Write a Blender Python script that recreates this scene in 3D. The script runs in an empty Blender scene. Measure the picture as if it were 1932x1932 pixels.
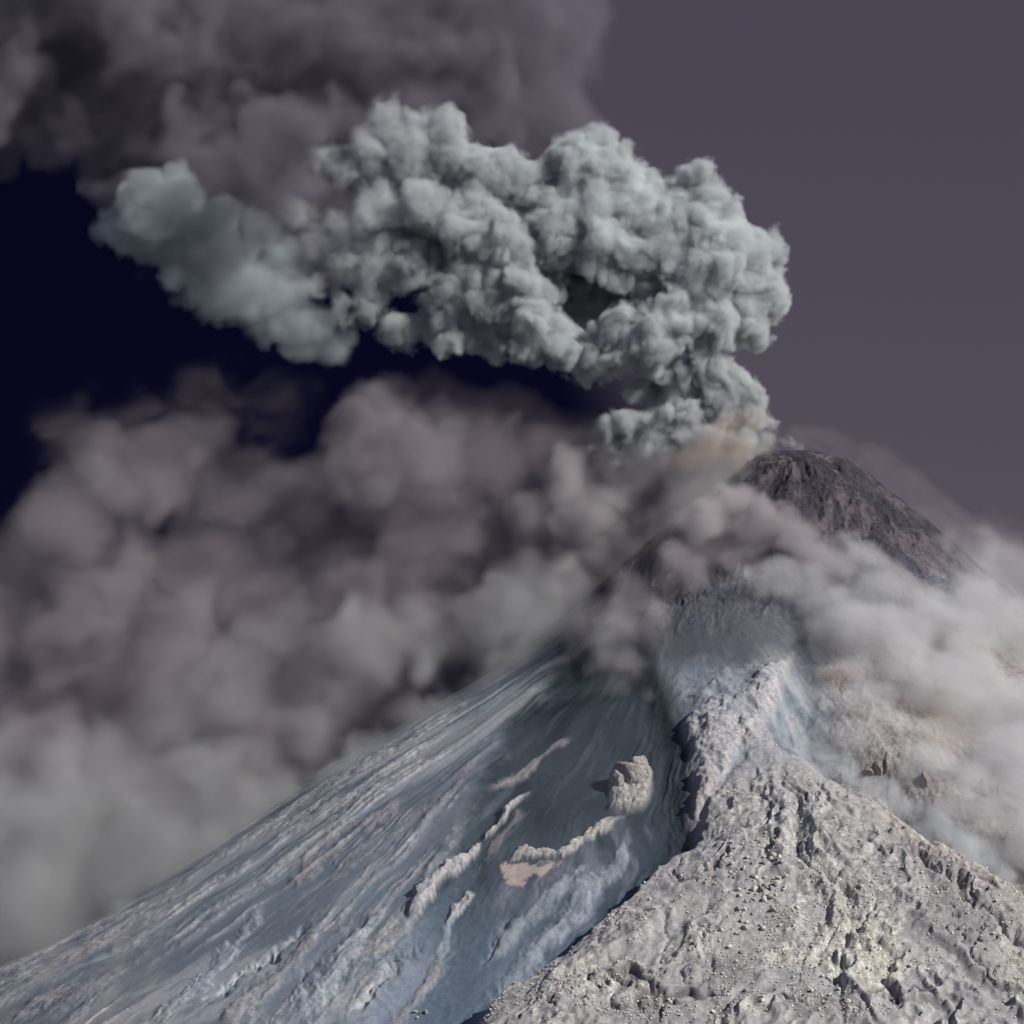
import bpy, bmesh, math, random
import numpy as np
from mathutils import Vector, Euler

S = bpy.context.scene
COL = S.collection
R_ = math.radians

# ------------------------------------------------------------------ camera
CAM_Y = -5000.0
cam = bpy.data.objects.new('camera', bpy.data.cameras.new('camera'))
COL.objects.link(cam)
S.camera = cam
cam.location = (0, CAM_Y, 0)
cam.rotation_euler = (math.pi / 2, 0, 0)
cam.data.sensor_width = 36
cam.data.lens = 36 * 5000 / 1024
cam.data.clip_start = 10
cam.data.clip_end = 90000

# ------------------------------------------------------------------ light
SUN = Vector((0.72, -0.36, 0.60)).normalized()          # towards the sun
sun_el = math.asin(SUN.z)
sun_az = math.atan2(SUN.x, SUN.y)
sd = bpy.data.lights.new('sun', 'SUN')
sd.energy = 4.6
sd.angle = R_(0.5)
sd.color = (1.0, 0.96, 0.90)
so = bpy.data.objects.new('sun', sd)
COL.objects.link(so)
so.rotation_euler = SUN.to_track_quat('Z', 'Y').to_euler()

w = bpy.data.worlds.new('World')
S.world = w
w.use_nodes = True
WT = w.node_tree
WT.nodes.clear()
def wn(t, **k):
    n = WT.nodes.new(t)
    for a, b in k.items():
        setattr(n, a, b)
    return n
wo = wn('ShaderNodeOutputWorld')
bg = wn('ShaderNodeBackground')
bg.inputs['Strength'].default_value = 0.12
sky = wn('ShaderNodeTexSky', sky_type='NISHITA', sun_disc=False)
sky.sun_elevation = sun_el
sky.sun_rotation = sun_az
sky.altitude = 3000
sky.dust_density = 2.0
tc = wn('ShaderNodeTexCoord')
up = wn('ShaderNodeVectorMath', operation='ADD')          # the camera looks up at the volcano: lift the horizon glow
up.inputs[1].default_value = (0, 0, 0.30)
sep = wn('ShaderNodeSeparateXYZ')
# the air to the left lies in the shade of the ash and is near black, to the right it is a lit purple grey
slant = wn('ShaderNodeMath', operation='MULTIPLY_ADD')
slant.inputs[1].default_value = 0.45
grad = wn('ShaderNodeMapRange', interpolation_type='SMOOTHSTEP')
grad.inputs['From Min'].default_value = 0.020
grad.inputs['From Max'].default_value = 0.056
tint = wn('ShaderNodeMix', data_type='RGBA')
tint.inputs['A'].default_value = (0.016, 0.009, 0.030, 1)
tint.inputs['B'].default_value = (0.61, 0.315, 0.245, 1)
mul = wn('ShaderNodeMix', data_type='RGBA', blend_type='MULTIPLY')
mul.inputs['Factor'].default_value = 1
L = WT.links
L.new(tc.outputs['Generated'], up.inputs[0])
L.new(up.outputs[0], sky.inputs[0])
L.new(tc.outputs['Generated'], sep.inputs[0])
L.new(sep.outputs['Z'], slant.inputs[0])
L.new(sep.outputs['X'], slant.inputs[2])
L.new(slant.outputs[0], grad.inputs['Value'])
leftout = wn('ShaderNodeMapRange', interpolation_type='SMOOTHSTEP')      # further left and higher up the open sky returns
leftout.inputs['From Min'].default_value = -0.16
leftout.inputs['From Max'].default_value = -0.45
high = wn('ShaderNodeMapRange', interpolation_type='SMOOTHSTEP')
high.inputs['From Min'].default_value = 0.13
high.inputs['From Max'].default_value = 0.35
back = wn('ShaderNodeMapRange', interpolation_type='SMOOTHSTEP')
back.inputs['From Min'].default_value = 0.6
back.inputs['From Max'].default_value = 0.0
mx1 = wn('ShaderNodeMath', operation='MAXIMUM')
mx2 = wn('ShaderNodeMath', operation='MAXIMUM')
mx3 = wn('ShaderNodeMath', operation='MAXIMUM')
L.new(sep.outputs['X'], leftout.inputs['Value'])
L.new(sep.outputs['Z'], high.inputs['Value'])
L.new(sep.outputs['Y'], back.inputs['Value'])
L.new(grad.outputs[0], mx1.inputs[0]); L.new(leftout.outputs[0], mx1.inputs[1])
L.new(mx1.outputs[0], mx2.inputs[0]); L.new(high.outputs[0], mx2.inputs[1])
L.new(mx2.outputs[0], mx3.inputs[0]); L.new(back.outputs[0], mx3.inputs[1])
L.new(mx3.outputs[0], tint.inputs['Factor'])
zen = wn('ShaderNodeMapRange', interpolation_type='SMOOTHSTEP')           # overhead, out of view, the sky is made brighter to fill shadows
zen.inputs['From Min'].default_value = 0.25
zen.inputs['From Max'].default_value = 0.8
tint2 = wn('ShaderNodeMix', data_type='RGBA')
tint2.inputs['B'].default_value = (0.95, 0.82, 0.80, 1)
L.new(sep.outputs['Z'], zen.inputs['Value'])
L.new(zen.outputs[0], tint2.inputs['Factor'])
L.new(tint.outputs['Result'], tint2.inputs['A'])
L.new(sky.outputs[0], mul.inputs['A'])
L.new(tint2.outputs['Result'], mul.inputs['B'])
L.new(mul.outputs['Result'], bg.inputs['Color'])
L.new(bg.outputs[0], wo.inputs['Surface'])

S.view_settings.view_transform = 'Standard'
S.view_settings.look = 'None'
S.view_settings.exposure = 0
S.view_settings.gamma = 1
S.view_settings.use_curve_mapping = False
S.cycles.volume_bounces = 2
S.cycles.max_bounces = 4
S.cycles.transparent_max_bounces = 96
S.cycles.use_adaptive_sampling = True
S.cycles.adaptive_threshold = 0.03
S.cycles.volume_step_rate = 1.0
S.cycles.use_denoising = True

# ------------------------------------------------------------------ noise
rng = np.random.default_rng(7)
T2 = rng.random((256, 256)).astype(np.float32) * 2 - 1
T3 = rng.random((64, 64, 64)).astype(np.float32) * 2 - 1

def noise2(x, y):
    xi = np.floor(x).astype(np.int64); yi = np.floor(y).astype(np.int64)
    fx = x - xi; fy = y - yi
    fx = fx * fx * (3 - 2 * fx); fy = fy * fy * (3 - 2 * fy)
    x0 = xi & 255; x1 = (xi + 1) & 255; y0 = yi & 255; y1 = (yi + 1) & 255
    a = T2[x0, y0]; b = T2[x1, y0]; c = T2[x0, y1]; d = T2[x1, y1]
    return (a + (b - a) * fx) * (1 - fy) + (c + (d - c) * fx) * fy

def fbm2(x, y, o=4, gain=0.5, off=0.0):
    s = 0; a = 1; t = 0
    for i in range(o):
        s = s + a * noise2(x * 2 ** i + 17.3 * i + off, y * 2 ** i + 9.1 * i + off * 1.7)
        t += a; a *= gain
    return s / t

def ridged2(x, y, o=4, gain=0.5, off=0.0):
    s = 0; a = 1; t = 0
    for i in range(o):
        s = s + a * (1 - 2 * np.abs(noise2(x * 2 ** i + 31.7 * i + off, y * 2 ** i + 5.3 * i + off * 1.3)))
        t += a; a *= gain
    return s / t

def noise3(x, y, z):
    x = x.astype(np.float32); y = y.astype(np.float32); z = z.astype(np.float32)
    xi = np.floor(x).astype(np.int32); yi = np.floor(y).astype(np.int32); zi = np.floor(z).astype(np.int32)
    fx = x - xi; fy = y - yi; fz = z - zi
    fx = fx * fx * (3 - 2 * fx); fy = fy * fy * (3 - 2 * fy); fz = fz * fz * (3 - 2 * fz)
    x0 = (xi & 63) * 4096; x1 = ((xi + 1) & 63) * 4096
    y0 = (yi & 63) * 64; y1 = ((yi + 1) & 63) * 64
    z0 = zi & 63; z1 = (zi + 1) & 63
    F = T3.ravel()
    def lx(yy, zz):
        a = F[x0 + yy + zz]; b = F[x1 + yy + zz]
        return a + (b - a) * fx
    p = lx(y0, z0); q = lx(y1, z0); p = p + (q - p) * fy
    r = lx(y0, z1); q = lx(y1, z1); r = r + (q - r) * fy
    return p + (r - p) * fz

def fbm3(x, y, z, o=3, gain=0.5, off=0.0):
    s = 0; a = 1.0; t = 0
    for i in range(o):
        s = s + a * noise3(x * 2 ** i + 11.3 * i + off, y * 2 ** i + 7.9 * i + off, z * 2 ** i + 3.1 * i + off)
        t += a; a *= gain
    return s / t

def smooth(x, a, b):
    t = np.clip((x - a) / (b - a), 0, 1)
    return t * t * (3 - 2 * t)

# ------------------------------------------------------------------ the volcano's shape
K = 1024 / 1932.0                                          # the photograph was measured in two scales
SX, SY = 288.0, 0.0                                        # axis of the cone
HR = np.array([0, 14, 30, 60, 100, 190, 290, 405, 484, 617, 722, 802, 1000, 1400, 2200, 5000, 12000, 40000], float)
HZ = np.array([61, 63, 60, 40, 10, -68, -148, -220, -265, -350, -413, -450, -560, -760, -1050, -1500, -1900, -2000], float)

def cone(x, y):
    r = np.hypot(x - SX, y - SY)
    return (np.interp(r, HR, HZ) + np.interp(r + 14, HR, HZ) + np.interp(np.maximum(r - 14, 0), HR, HZ)) / 3

def to_px(x, y, z):
    s = 5000.0 / (y + 5000.0)
    return 512 + x * s, 512 - z * s

def unproj(px, py, lift=0.0):
    """the point of the cone seen at a pixel (None when the ray passes over it)"""
    ys = np.arange(-1300, 60, 4.0)
    s = (5000 + ys) / 5000
    x = (px - 512) * s; z = (512 - py) * s
    hit = np.nonzero(cone(x, ys) + lift >= z)[0]
    if len(hit) == 0:
        return None
    i = hit[0]
    return float(x[i]), float(ys[i]), float(z[i])

def seg_dist(u, v, pts):
    best = np.full(u.shape, 1e9); tt = np.zeros(u.shape); side = np.zeros(u.shape)
    n = len(pts) - 1
    for i in range(n):
        (ax, ay), (bx, by) = pts[i][:2], pts[i + 1][:2]
        dx, dy = bx - ax, by - ay
        q = np.clip(((u - ax) * dx + (v - ay) * dy) / (dx * dx + dy * dy + 1e-9), 0, 1)
        d = np.hypot(u - ax - q * dx, v - ay - q * dy)
        m = d < best
        best = np.where(m, d, best); tt = np.where(m, (i + q) / n, tt)
        side = np.where(m, np.sign((u - ax) * dy - (v - ay) * dx), side)
    return best, tt, side

def poly_sd(u, v, pts):
    """distance to a polygon's edge, positive inside"""
    d, _, _ = seg_dist(u, v, list(pts) + [pts[0]])
    inside = np.zeros(u.shape, bool)
    n = len(pts)
    for i in range(n):
        (ax, ay), (bx, by) = pts[i], pts[(i + 1) % n]
        if ay == by:
            continue
        c = (ay > v) != (by > v)
        inside ^= c & (u < (bx - ax) * (v - ay) / (by - ay) + ax)
    return np.where(inside, d, -d)

LIFT_C = 24.0
C_LEFT = [(761, 716), (740, 750), (718, 785), (693, 831), (659, 862), (631, 889), (571, 935), (478, 1014), (440, 1046)]
C_RIGHT = [(761, 716), (817, 738), (879, 777), (919, 811), (975, 842), (1024, 879), (1100, 935)]
def c_shift(y):
    return 8 + 15 * float(np.clip((y - 750) / 160, 0, 1))

C_POLY = [(x, y + c_shift(y)) for x, y in C_LEFT] + [(300, 1300), (1300, 1500), (1300, 1150)] + [(x, y + c_shift(y)) for x, y in C_RIGHT[:0:-1]]
B_POLY = [(794, 650), (788, 672), (780, 698), (768, 722), (756, 745), (735, 765), (716, 800), (696, 822), (690, 800),
          (694, 760), (686, 735), (680, 722), (668, 692), (690, 664), (740, 664), (775, 658)]
O_POLY = [(641, 755), (650, 762), (652, 776), (648, 788), (640, 798), (627, 800), (614, 795), (612, 784), (609, 777), (616, 767), (632, 759)]
BOWL = [(560, 650), (640, 640), (668, 690), (690, 740), (692, 850), (650, 885), (600, 935), (520, 1000), (440, 1060), (330, 1060),
        (400, 960), (440, 880), (470, 800), (505, 735), (540, 690)]
LIGHT_RIDGES = [  # (px, py, half width) polylines, height, tone
    ([(572, 724, 1.5), (538, 751, 2.5), (518, 768, 5), (484, 786, 3)], 5, 0),
    ([(531, 779, 1), (506, 809, 2), (474, 845, 4), (448, 872, 8), (424, 895, 10), (412, 925, 5)], 9, 1),
    ([(474, 881, 4), (458, 900, 6), (446, 918, 3)], 5, 1),
    ([(629, 803, 2.5), (600, 817, 4.5), (581, 831, 4), (564, 845, 4), (545, 842, 4), (520, 845, 5), (500, 858, 4)], 6, 2),
    ([(630, 812, 3), (615, 850, 6), (585, 885, 9), (548, 930, 9), (505, 985, 9), (460, 1040, 10)], 6, 3),
    ([(590, 852, 2), (560, 880, 5), (520, 915, 6), (480, 960, 5)], 4, 3),
    ([(378, 915, 2), (355, 945, 7), (325, 985, 9), (290, 1030, 9)], 7, 3),
    ([(330, 925, 3), (300, 955, 4), (250, 1000, 5), (220, 1040, 5)], 5, 4),
    ([(262, 905, 4), (240, 940, 5), (200, 985, 6), (150, 1030, 6)], 5, 3),
    ([(350, 845, 3), (315, 862, 6), (290, 885, 6)], 4, 0),
    ([(398, 800, 2), (378, 822, 3), (340, 832, 3), (320, 850, 5)], 3, 0),
    ([(480, 752, 4), (455, 790, 4), (420, 815, 4), (390, 830, 3)], 2, 4),
    ([(525, 800, 1.5), (500, 830, 2), (470, 870, 2)], 2, 4),
    ([(455, 935, 2), (425, 975, 4), (385, 1030, 5)], 4, 4),
    ([(455, 900, 2), (440, 945, 4), (410, 1000, 4)], 3, 3),
]
GULLIES = [  # dark cracks: polyline, half width, depth
    ([(313, 931), (270, 960), (230, 990), (190, 1018)], 2.2, 7),
    ([(424, 936), (408, 955), (392, 972), (368, 998), (344, 1024)], 2.0, 7),
    ([(318, 700 + 260), (300, 985)], 1.5, 3),
    ([(520, 905), (495, 930), (478, 955)], 2.0, 5),
    ([(781, 820 + 24), (814, 839 + 24), (843, 873 + 24), (831, 893 + 24), (840, 905 + 24)], 2.6, 7),
    ([(879, 896 + 24), (857, 933 + 24), (843, 964 + 24), (843, 989 + 24), (838, 1060)], 3.6, 14),
    ([(905, 850 + 20), (936, 873 + 24), (958, 893 + 24), (978, 919 + 24), (1001, 944 + 24), (1040, 975 + 24)], 4.2, 16),
    ([(838, 890 + 22), (850, 905 + 22), (838, 935 + 22), (820, 970 + 22), (808, 1000 + 22)], 2.2, 5),
    ([(710, 868 + 24), (733, 887 + 24), (730, 907 + 24)], 2.4, 6),
    ([(817, 935 + 24), (803, 970 + 24), (797, 995 + 24)], 2.4, 6),
    ([(614, 969 + 24), (603, 1020 + 24)], 2.4, 5),
    ([(757, 790 + 24), (764, 812 + 24), (757, 840 + 24)], 2.0, 4),
    ([(850, 800 + 24), (866, 830 + 24), (880, 870 + 24)], 2.0, 3),
    ([(660, 905 + 24), (668, 950 + 24), (655, 1000 + 24)], 2.4, 4),
    ([(700, 940 + 24), (712, 975 + 24), (700, 1015 + 24)], 2.4, 5),
]

def poly_w(u, v, pts):
    d, t, s = seg_dist(u, v, pts)
    ww = np.interp(t, np.linspace(0, 1, len(pts)), [p[2] for p in pts])
    return d, t, ww, s

FAN = unproj(690, 545)
SPUR_TOP = unproj(757, 722)[:2]

def relief(x, y):
    """height of the terrain and the masks that its colour follows"""
    r = np.hypot(x - SX, y - SY)
    th = np.arctan2(y - SY, x - SX)
    base = cone(x, y)
    u, v = to_px(x, y, base)
    wob = fbm2(x / 30, y / 30, 4)
    wob2 = fbm2(x / 30 + 40, y / 30 + 9, 4)
    wA = fbm2(x / 95, y / 120, 4, 0.55, 3.3)
    front = smooth(-y, -10, 40)
    u = u + wob * 6; v = v + wob2 * 6
    h = base.copy()
    m = {}
    dome = 1 - smooth(r + wob * 20, 180, 270)
    m['dome'] = dome
    rough = np.zeros(x.shape)                               # where the ground is broken rock instead of settled ash
    # chutes of settled ash and ribs of old rock between them, fanning out from below the summit
    fx_, fy_ = FAN[0], FAN[1]
    wD = fbm2(x / 34, y / 44, 4, 0.55, 13.3)
    ft = np.arctan2(y - fy_, x - fx_) + wA * 0.055 + wD * 0.013
    fr = np.hypot(x - fx_, y - fy_)
    amp = smooth(r, 210, 430)
    low = ridged2(ft * 5.5, fr / 520, 2, 0.5, 3.0)
    mid = ridged2(ft * 17, fr / 260, 3, 0.6, 7.0)
    hi = ridged2(ft * 34, fr / 55, 4, 0.62, 11.0) * 0.6 + ridged2(x / 20 + wD, y / 28, 4, 0.62, 19.0) * 0.4
    brk = smooth(fbm2(x / 70, y / 95, 4, 0.6, 29.), -.2, .2)
    ribs = smooth(0.55 * mid + 0.30 * low + 0.35 * hi, 0.10, 0.62)
    h += amp * (low * 4.5 + mid * 2.0 * (0.3 + ribs * brk) + hi * 1.1 * (0.1 + ribs * brk))
    ribs = ribs * (0.25 + 0.75 * brk)
    left_edge = smooth(430 - u + (v - 700) * -0.9, -40, 90)     # the outer shoulder is streaked all over
    rough = np.maximum(rough, ribs * 0.55 * amp)
    m['ribs'] = ribs; m['hi'] = hi; m['mid'] = mid
    # dome of the summit: rough dark rock
    h += dome * smooth(r, 20, 60) * (ridged2(x / 40 + wA, y / 50, 6, 0.64, 5.0) * 9)
    rough = np.maximum(rough, dome)
    # the bowl
    sb = poly_sd(u, v, BOWL) * front - (1 - front) * 50
    bowl = smooth(sb, -10, 30)
    m['bowl'] = smooth(sb + wob * 8, -14, 10)
    h -= bowl * 11
    h -= bowl * amp * (low * 2.5 + mid * 1.6 + hi * 0.5 * (1 - smooth(v, 780, 900)))
    rough *= 1 - 0.8 * bowl * (1 - smooth(v, 800, 960) * 0.6)
    # middle rib of pale rock
    sB = poly_sd(u, v, B_POLY) + wob * 5
    B = smooth(sB, -4, 10) * front * smooth(v + wob * 45 + (u - 740) * 0.5, 640, 735)
    m['rib'] = B
    lay = ridged2((u + v * 0.6) / 30 + wob * .5, (v - u * 0.45) / 9, 4, 0.6, 2.0)
    m['lay'] = lay
    h += B * (4 + lay * 3.6 + smooth(sB, 0, 34) * 9 * (1 - 0.6 * smooth(v, 740, 800)) + ridged2(x / 20 + wob, y / 26, 5, 0.62, 33.) * 3.2)
    rough = np.maximum(rough, B)
    # gully to the right of the rib and of the near spur
    dR, tR, sR = seg_dist(u, v, [(805, 640), (800, 690), (790, 730), (840, 760), (900, 800), (960, 850), (1060, 920)])
    h -= np.exp(-(dR / 20) ** 2) * 20 * front * (0.3 + 0.7 * smooth(v, 690, 770))
    # near spur: gullies and ridges spread from its top
    sC = poly_sd(u, v, C_POLY) * front - (1 - front) * 50
    C = smooth(sC + wob2 * 4 + fbm2(u / 14, v / 14, 3, .6, 4.) * 5, -5, 10)
    m['spur'] = C
    inC = smooth(sC, 4, 34)
    h += C * (5 + (LIFT_C - 9) * smooth(v, 770, 930) + 7 * smooth(sC, 5, 70))
    gx, gy = SPUR_TOP
    wB = fbm2(x / 70, y / 85, 4, 0.58, 51.); wC = fbm2(x / 26, y / 32, 4, 0.6, 57.)
    gt = np.arctan2(y - gy, x - gx) + wB * 0.34 + wC * 0.07
    gr = np.hypot(x - gx, y - gy)
    ga = smooth(gr, 30, 200)
    big = ridged2(gt * 3.4, gr / 400, 3, 0.55, 5.5)
    sml = ridged2(gt * 11, gr / 150, 4, 0.62, 8.8)
    m['big'] = big; m['sml'] = sml
    patch = smooth(fbm2(x / 55 + wC * .8, y / 70, 4, 0.6, 66.), -0.12, 0.16)      # crusted ground against loose ash
    m['patch'] = patch
    h += C * inC * (big * 13 * ga + sml * 2.6 * ga * (0.3 + 0.7 * patch))
    cr = np.abs(noise2(gt * 5.2 + wC * .4, gr / 120 + wB)); cr2 = np.abs(noise2(x / 30 + wC * 1.8 + 9, y / 44 + wB * 1.6 + 4))
    cr3 = np.abs(noise2(gt * 9.5 + wC * .55 + 31, gr / 90 + wB * 1.5))
    crack = np.exp(-(cr / 0.04) ** 2) * 6.0 * ga * smooth(wB, -.25, .1) + np.exp(-(cr2 / 0.035) ** 2) * 1.7 * patch + np.exp(-(cr3 / 0.05) ** 2) * 2.2 * ga * smooth(wC, -.1, .2)
    h -= C * inC * crack
    m['crack'] = C * inC * np.clip(crack / 3, 0, 1)
    lip = fbm2(x / 40 + wC * .8, y / 34 + wB, 4, 0.6, 91.) * 4
    h += C * inC * (np.mod(lip, 1.0) ** 4) * 1.0 * patch
    h += C * inC * ridged2(x / 12 + wC, y / 15, 5, 0.7, 22.) * (0.35 + 0.7 * patch)
    rough = np.maximum(rough, C * (0.35 + 0.5 * patch))
    # crag foot
    sO = poly_sd(u, v, O_POLY)
    O = smooth(sO + wob * 4, -4, 5) * front
    m['outcrop'] = O
    h += O * (5 + 2.5 * ridged2(x / 9, y / 12, 4, 0.65))
    rough = np.maximum(rough, O)
    # levees and pale fans
    tones = [np.zeros(x.shape) for _ in range(5)]
    for pts, hh, tone in LIGHT_RIDGES:
        d, t, ww, s = poly_w(u, v, pts)
        rag = fbm2(u / 13, v / 17, 5, 0.65, hh + pts[0][0])
        rocky = ridged2(x / 11, y / 14, 5, 0.65, 44.)
        hard = tone in (1, 2)
        dd_ = d + rag * (2.0 + ww * (0.9 if hard else 1.3))
        k = smooth(-dd_, -ww * (1.15 if hard else 1.9), -ww * (0.5 if hard else 0.1)) * front * smooth(t, -.01, .15) * smooth(1 - t, -.01, .15)
        h += k * hh * (0.55 * (1 + 0.5 * rocky) if hard else 0.42)
        rough = np.maximum(rough * (1 - k * (not hard) * .5), k * (0.9 if hard else 0.35))
        tones[tone] = np.maximum(tones[tone], k * (0.85 + 0.3 * rocky if hard else 0.75 + 0.5 * hi))
    m['tones'] = tones
    for pts, ww, dd in GULLIES:
        d, t, s = seg_dist(u + fbm2(u / 16, v / 16, 5, .62) * 11, v + fbm2(u / 16 + 9, v / 16, 5, .62) * 9, pts)
        ww2 = ww * 1.25 * (1 + 0.6 * noise2(u / 9, v / 9))
        h -= np.exp(-np.abs(d / ww2) ** 1.5) * dd * 0.75 * front * smooth(t, -0.01, 0.1) * smooth(1 - t, -0.01, 0.2) * (0.7 + 0.5 * noise2(u / 13, v / 13 + 3))
    # right flank, broken ground
    rf = smooth(u, 800, 860) * (1 - C) * smooth(r, 180, 280)
    m['rflank'] = rf
    h += rf * (ridged2(x / 60 + wob * .3, y / 90, 5, 0.6, 6.0) * 8)
    rough = np.maximum(rough, rf * 0.9)
    # roughness everywhere
    h += fbm2(x / 6, y / 7.5, 4, 0.75, 9.0) * (0.2 + 1.7 * rough) * smooth(r, 10, 40)
    m.update(r=r, th=th, u=u, v=v, front=front, wob=wob, rough=np.clip(rough, 0, 1), wA=wA, fr=fr, ft=ft)
    return h, m

def spaced(lo, hi, step, far_lo, far_hi):
    mid = np.arange(lo, hi, step)
    left = []; s = step; p = lo
    while p > far_lo:
        s *= 1.35; p -= s; left.append(p)
    right = []; s = step; p = mid[-1]
    while p < far_hi:
        s *= 1.35; p += s; right.append(p)
    return np.concatenate([np.array(left[::-1]), mid, np.array(right)])

xs = spaced(-545, 545, 1.15, -30000, 30000)
ys = spaced(-1130, 60, 1.25, -9000, 30000)
X, Y = np.meshgrid(xs, ys, indexing='ij')
H, M = relief(X, Y)

# colour of the ground: ash, rock and scree, each with its own albedo; the bowl's shade is painted in
def mixc(c, col, k):
    k = np.clip(k, 0, 1)
    return c * (1 - k[..., None]) + np.array(col) * k[..., None]
r, th, u, v = M['r'], M['th'], M['u'], M['v']
fine1 = fbm2(M['ft'] * 34, M['fr'] / 60, 5, 0.62, 2.0)
fine2 = fbm2(M['ft'] * 13, M['fr'] / 170, 5, 0.55, 5.0)
blot = fbm2(X / 40, Y / 60, 5, 0.6, 6.0)
grit = fbm2(X / 9, Y / 12, 5, 0.7, 36.0)
c = np.zeros(X.shape + (3,)) + np.array((0.175, 0.215, 0.265))
c = mixc(c, (0.41, 0.43, 0.465), smooth(fine2 + 0.5 * fine1, 0.0, 0.35) * 0.8)
c = mixc(c, (0.46, 0.45, 0.455), M['ribs'] * smooth(grit, -0.5, 0.2) * 0.8)
c = mixc(c, (0.16, 0.175, 0.215), smooth(-fine2 - 0.7 * fine1, 0.12, 0.42) * 0.6)
c = mixc(c, (0.40, 0.365, 0.35), smooth(u + (1024 - v) * 0.4, 240, 60) * smooth(blot, -0.4, 0.3) * 0.7)
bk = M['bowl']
dark = np.zeros(c.shape) + np.array((0.026, 0.038, 0.052))  # shade of the bowl painted as near-black blue, paler towards the bottom
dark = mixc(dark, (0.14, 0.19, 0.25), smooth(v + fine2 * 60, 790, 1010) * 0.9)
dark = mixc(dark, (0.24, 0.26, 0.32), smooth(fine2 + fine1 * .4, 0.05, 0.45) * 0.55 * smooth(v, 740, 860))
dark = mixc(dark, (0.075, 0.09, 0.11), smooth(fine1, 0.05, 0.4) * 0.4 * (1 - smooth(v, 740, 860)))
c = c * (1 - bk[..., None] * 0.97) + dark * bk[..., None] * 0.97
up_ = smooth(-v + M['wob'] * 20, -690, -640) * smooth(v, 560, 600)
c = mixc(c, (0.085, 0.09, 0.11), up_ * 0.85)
tn = M['tones']
c = mixc(c, (0.36, 0.335, 0.345), tn[0] * 0.8)
c = mixc(c, (0.50, 0.485, 0.50), tn[1] * 0.9)
c = mixc(c, (0.54, 0.51, 0.47), tn[2] * 0.9)
c = mixc(c, (0.40, 0.45, 0.50), tn[3] * 0.75)
c = mixc(c, (0.33, 0.30, 0.32), tn[4] * 0.6)
pink = smooth(poly_sd(u + grit * 14, v + blot * 9 + grit * 6, [(501, 862), (512, 855), (536, 853), (560, 851), (556, 858), (534, 863), (521, 875), (511, 875)]), -2.5, 1.5)
c = mixc(c, (0.52, 0.43, 0.37), pink * 0.9)
# middle rib
rib = np.zeros(c.shape) + np.array((0.40, 0.40, 0.42))
rib = mixc(rib, (0.17, 0.175, 0.20), smooth(-M['lay'] + grit * .5, -0.05, 0.4) * 0.65)
rib = mixc(rib, (0.45, 0.44, 0.45), smooth(grit, 0.0, 0.35) * 0.5)
crest, _, _ = seg_dist(u, v, [(794, 650), (788, 672), (781, 698), (768, 722), (745, 745)])
rib = mixc(rib, (0.55, 0.49, 0.45), np.exp(-(crest / 4.5) ** 2) * smooth(blot + grit, -.5, .1))
rib = mixc(rib, (0.38, 0.33, 0.30), smooth(v, 765, 800) * 0.6)
c = c * (1 - M['rib'][..., None]) + rib * M['rib'][..., None]
c = mixc(c, (0.38, 0.365, 0.355), M['outcrop'])
# right flank
c = mixc(c, (0.30, 0.275, 0.265), M['rflank'] * 0.85)
c = mixc(c, (0.17, 0.15, 0.15), M['rflank'] * smooth(blot, 0.0, 0.3) * 0.6)
org = np.exp(-((u - 948) / 22) ** 2 - ((v - 725) / 34) ** 2) + np.exp(-((u - 835) / 22) ** 2 - ((v - 672) / 16) ** 2) + .7 * np.exp(-((u - 905) / 14) ** 2 - ((v - 700) / 18) ** 2)
c = mixc(c, (0.38, 0.27, 0.205), M['rflank'] * smooth(org + grit * .5, .2, .8) * 0.6)
# near spur
pt = M['patch']
sp = np.zeros(c.shape) + np.array((0.32, 0.32, 0.33))
sp = mixc(sp, (0.40, 0.39, 0.385), smooth(M['sml'] + 0.4 * M['big'], 0.0, 0.6) * 0.7)
sp = mixc(sp, (0.46, 0.45, 0.405), smooth(blot + 0.5 * pt + grit * .4, 0.25, 0.75) * smooth(v, 840, 1000) * 0.85)
sp = mixc(sp, (0.185, 0.175, 0.185), smooth(-blot - .3 * M['sml'], 0.10, 0.45) * 0.55)
sp = mixc(sp, (0.56, 0.54, 0.49), smooth(grit, 0.22, 0.5) * pt * smooth(v, 800, 900) * 0.6)
sp = mixc(sp, (0.36, 0.315, 0.29), smooth(u - v + blot * 60, -5, 70) * 0.55)
speck = fbm2(X / 3.2, Y / 4.2, 3, 0.8, 96.)
sp = sp * (1 + (0.25 + 0.5 * pt) * speck)[..., None]
sp = mixc(sp, (0.66, 0.65, 0.60), smooth(speck, 0.40, 0.62) * smooth(blot + grit, -.1, .4) * 0.8)
sp = mixc(sp, (0.10, 0.09, 0.10), M['crack'] * 0.6)
sp = mixc(sp, (0.30, 0.31, 0.345), smooth(-v + M['wob'] * 25, -800, -745) * 0.8)
c = c * (1 - M['spur'][..., None]) + sp * M['spur'][..., None]
eleft, _, _ = seg_dist(u, v, [(x_, y_ + c_shift(y_)) for x_, y_ in C_LEFT[2:]])
c = mixc(c, (0.46, 0.385, 0.35), np.exp(-(eleft / 4.0) ** 2) * smooth(blot + grit, -0.2, 0.3) * 0.75)
c = mixc(c, (0.040, 0.034, 0.045), M['dome'] * 0.95 * (1 - smooth(M['v'] + M['wob'] * 30, 540, 620)))
c = mixc(c, (0.06, 0.07, 0.075), smooth(r, 1300, 2600))
c = mixc(c, (0.15, 0.13, 0.145), M['dome'] * smooth(ridged2(X / 24 + M['wA'], Y / 32, 5, .62, 5.), 0.2, 0.6) * 0.55)

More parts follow.
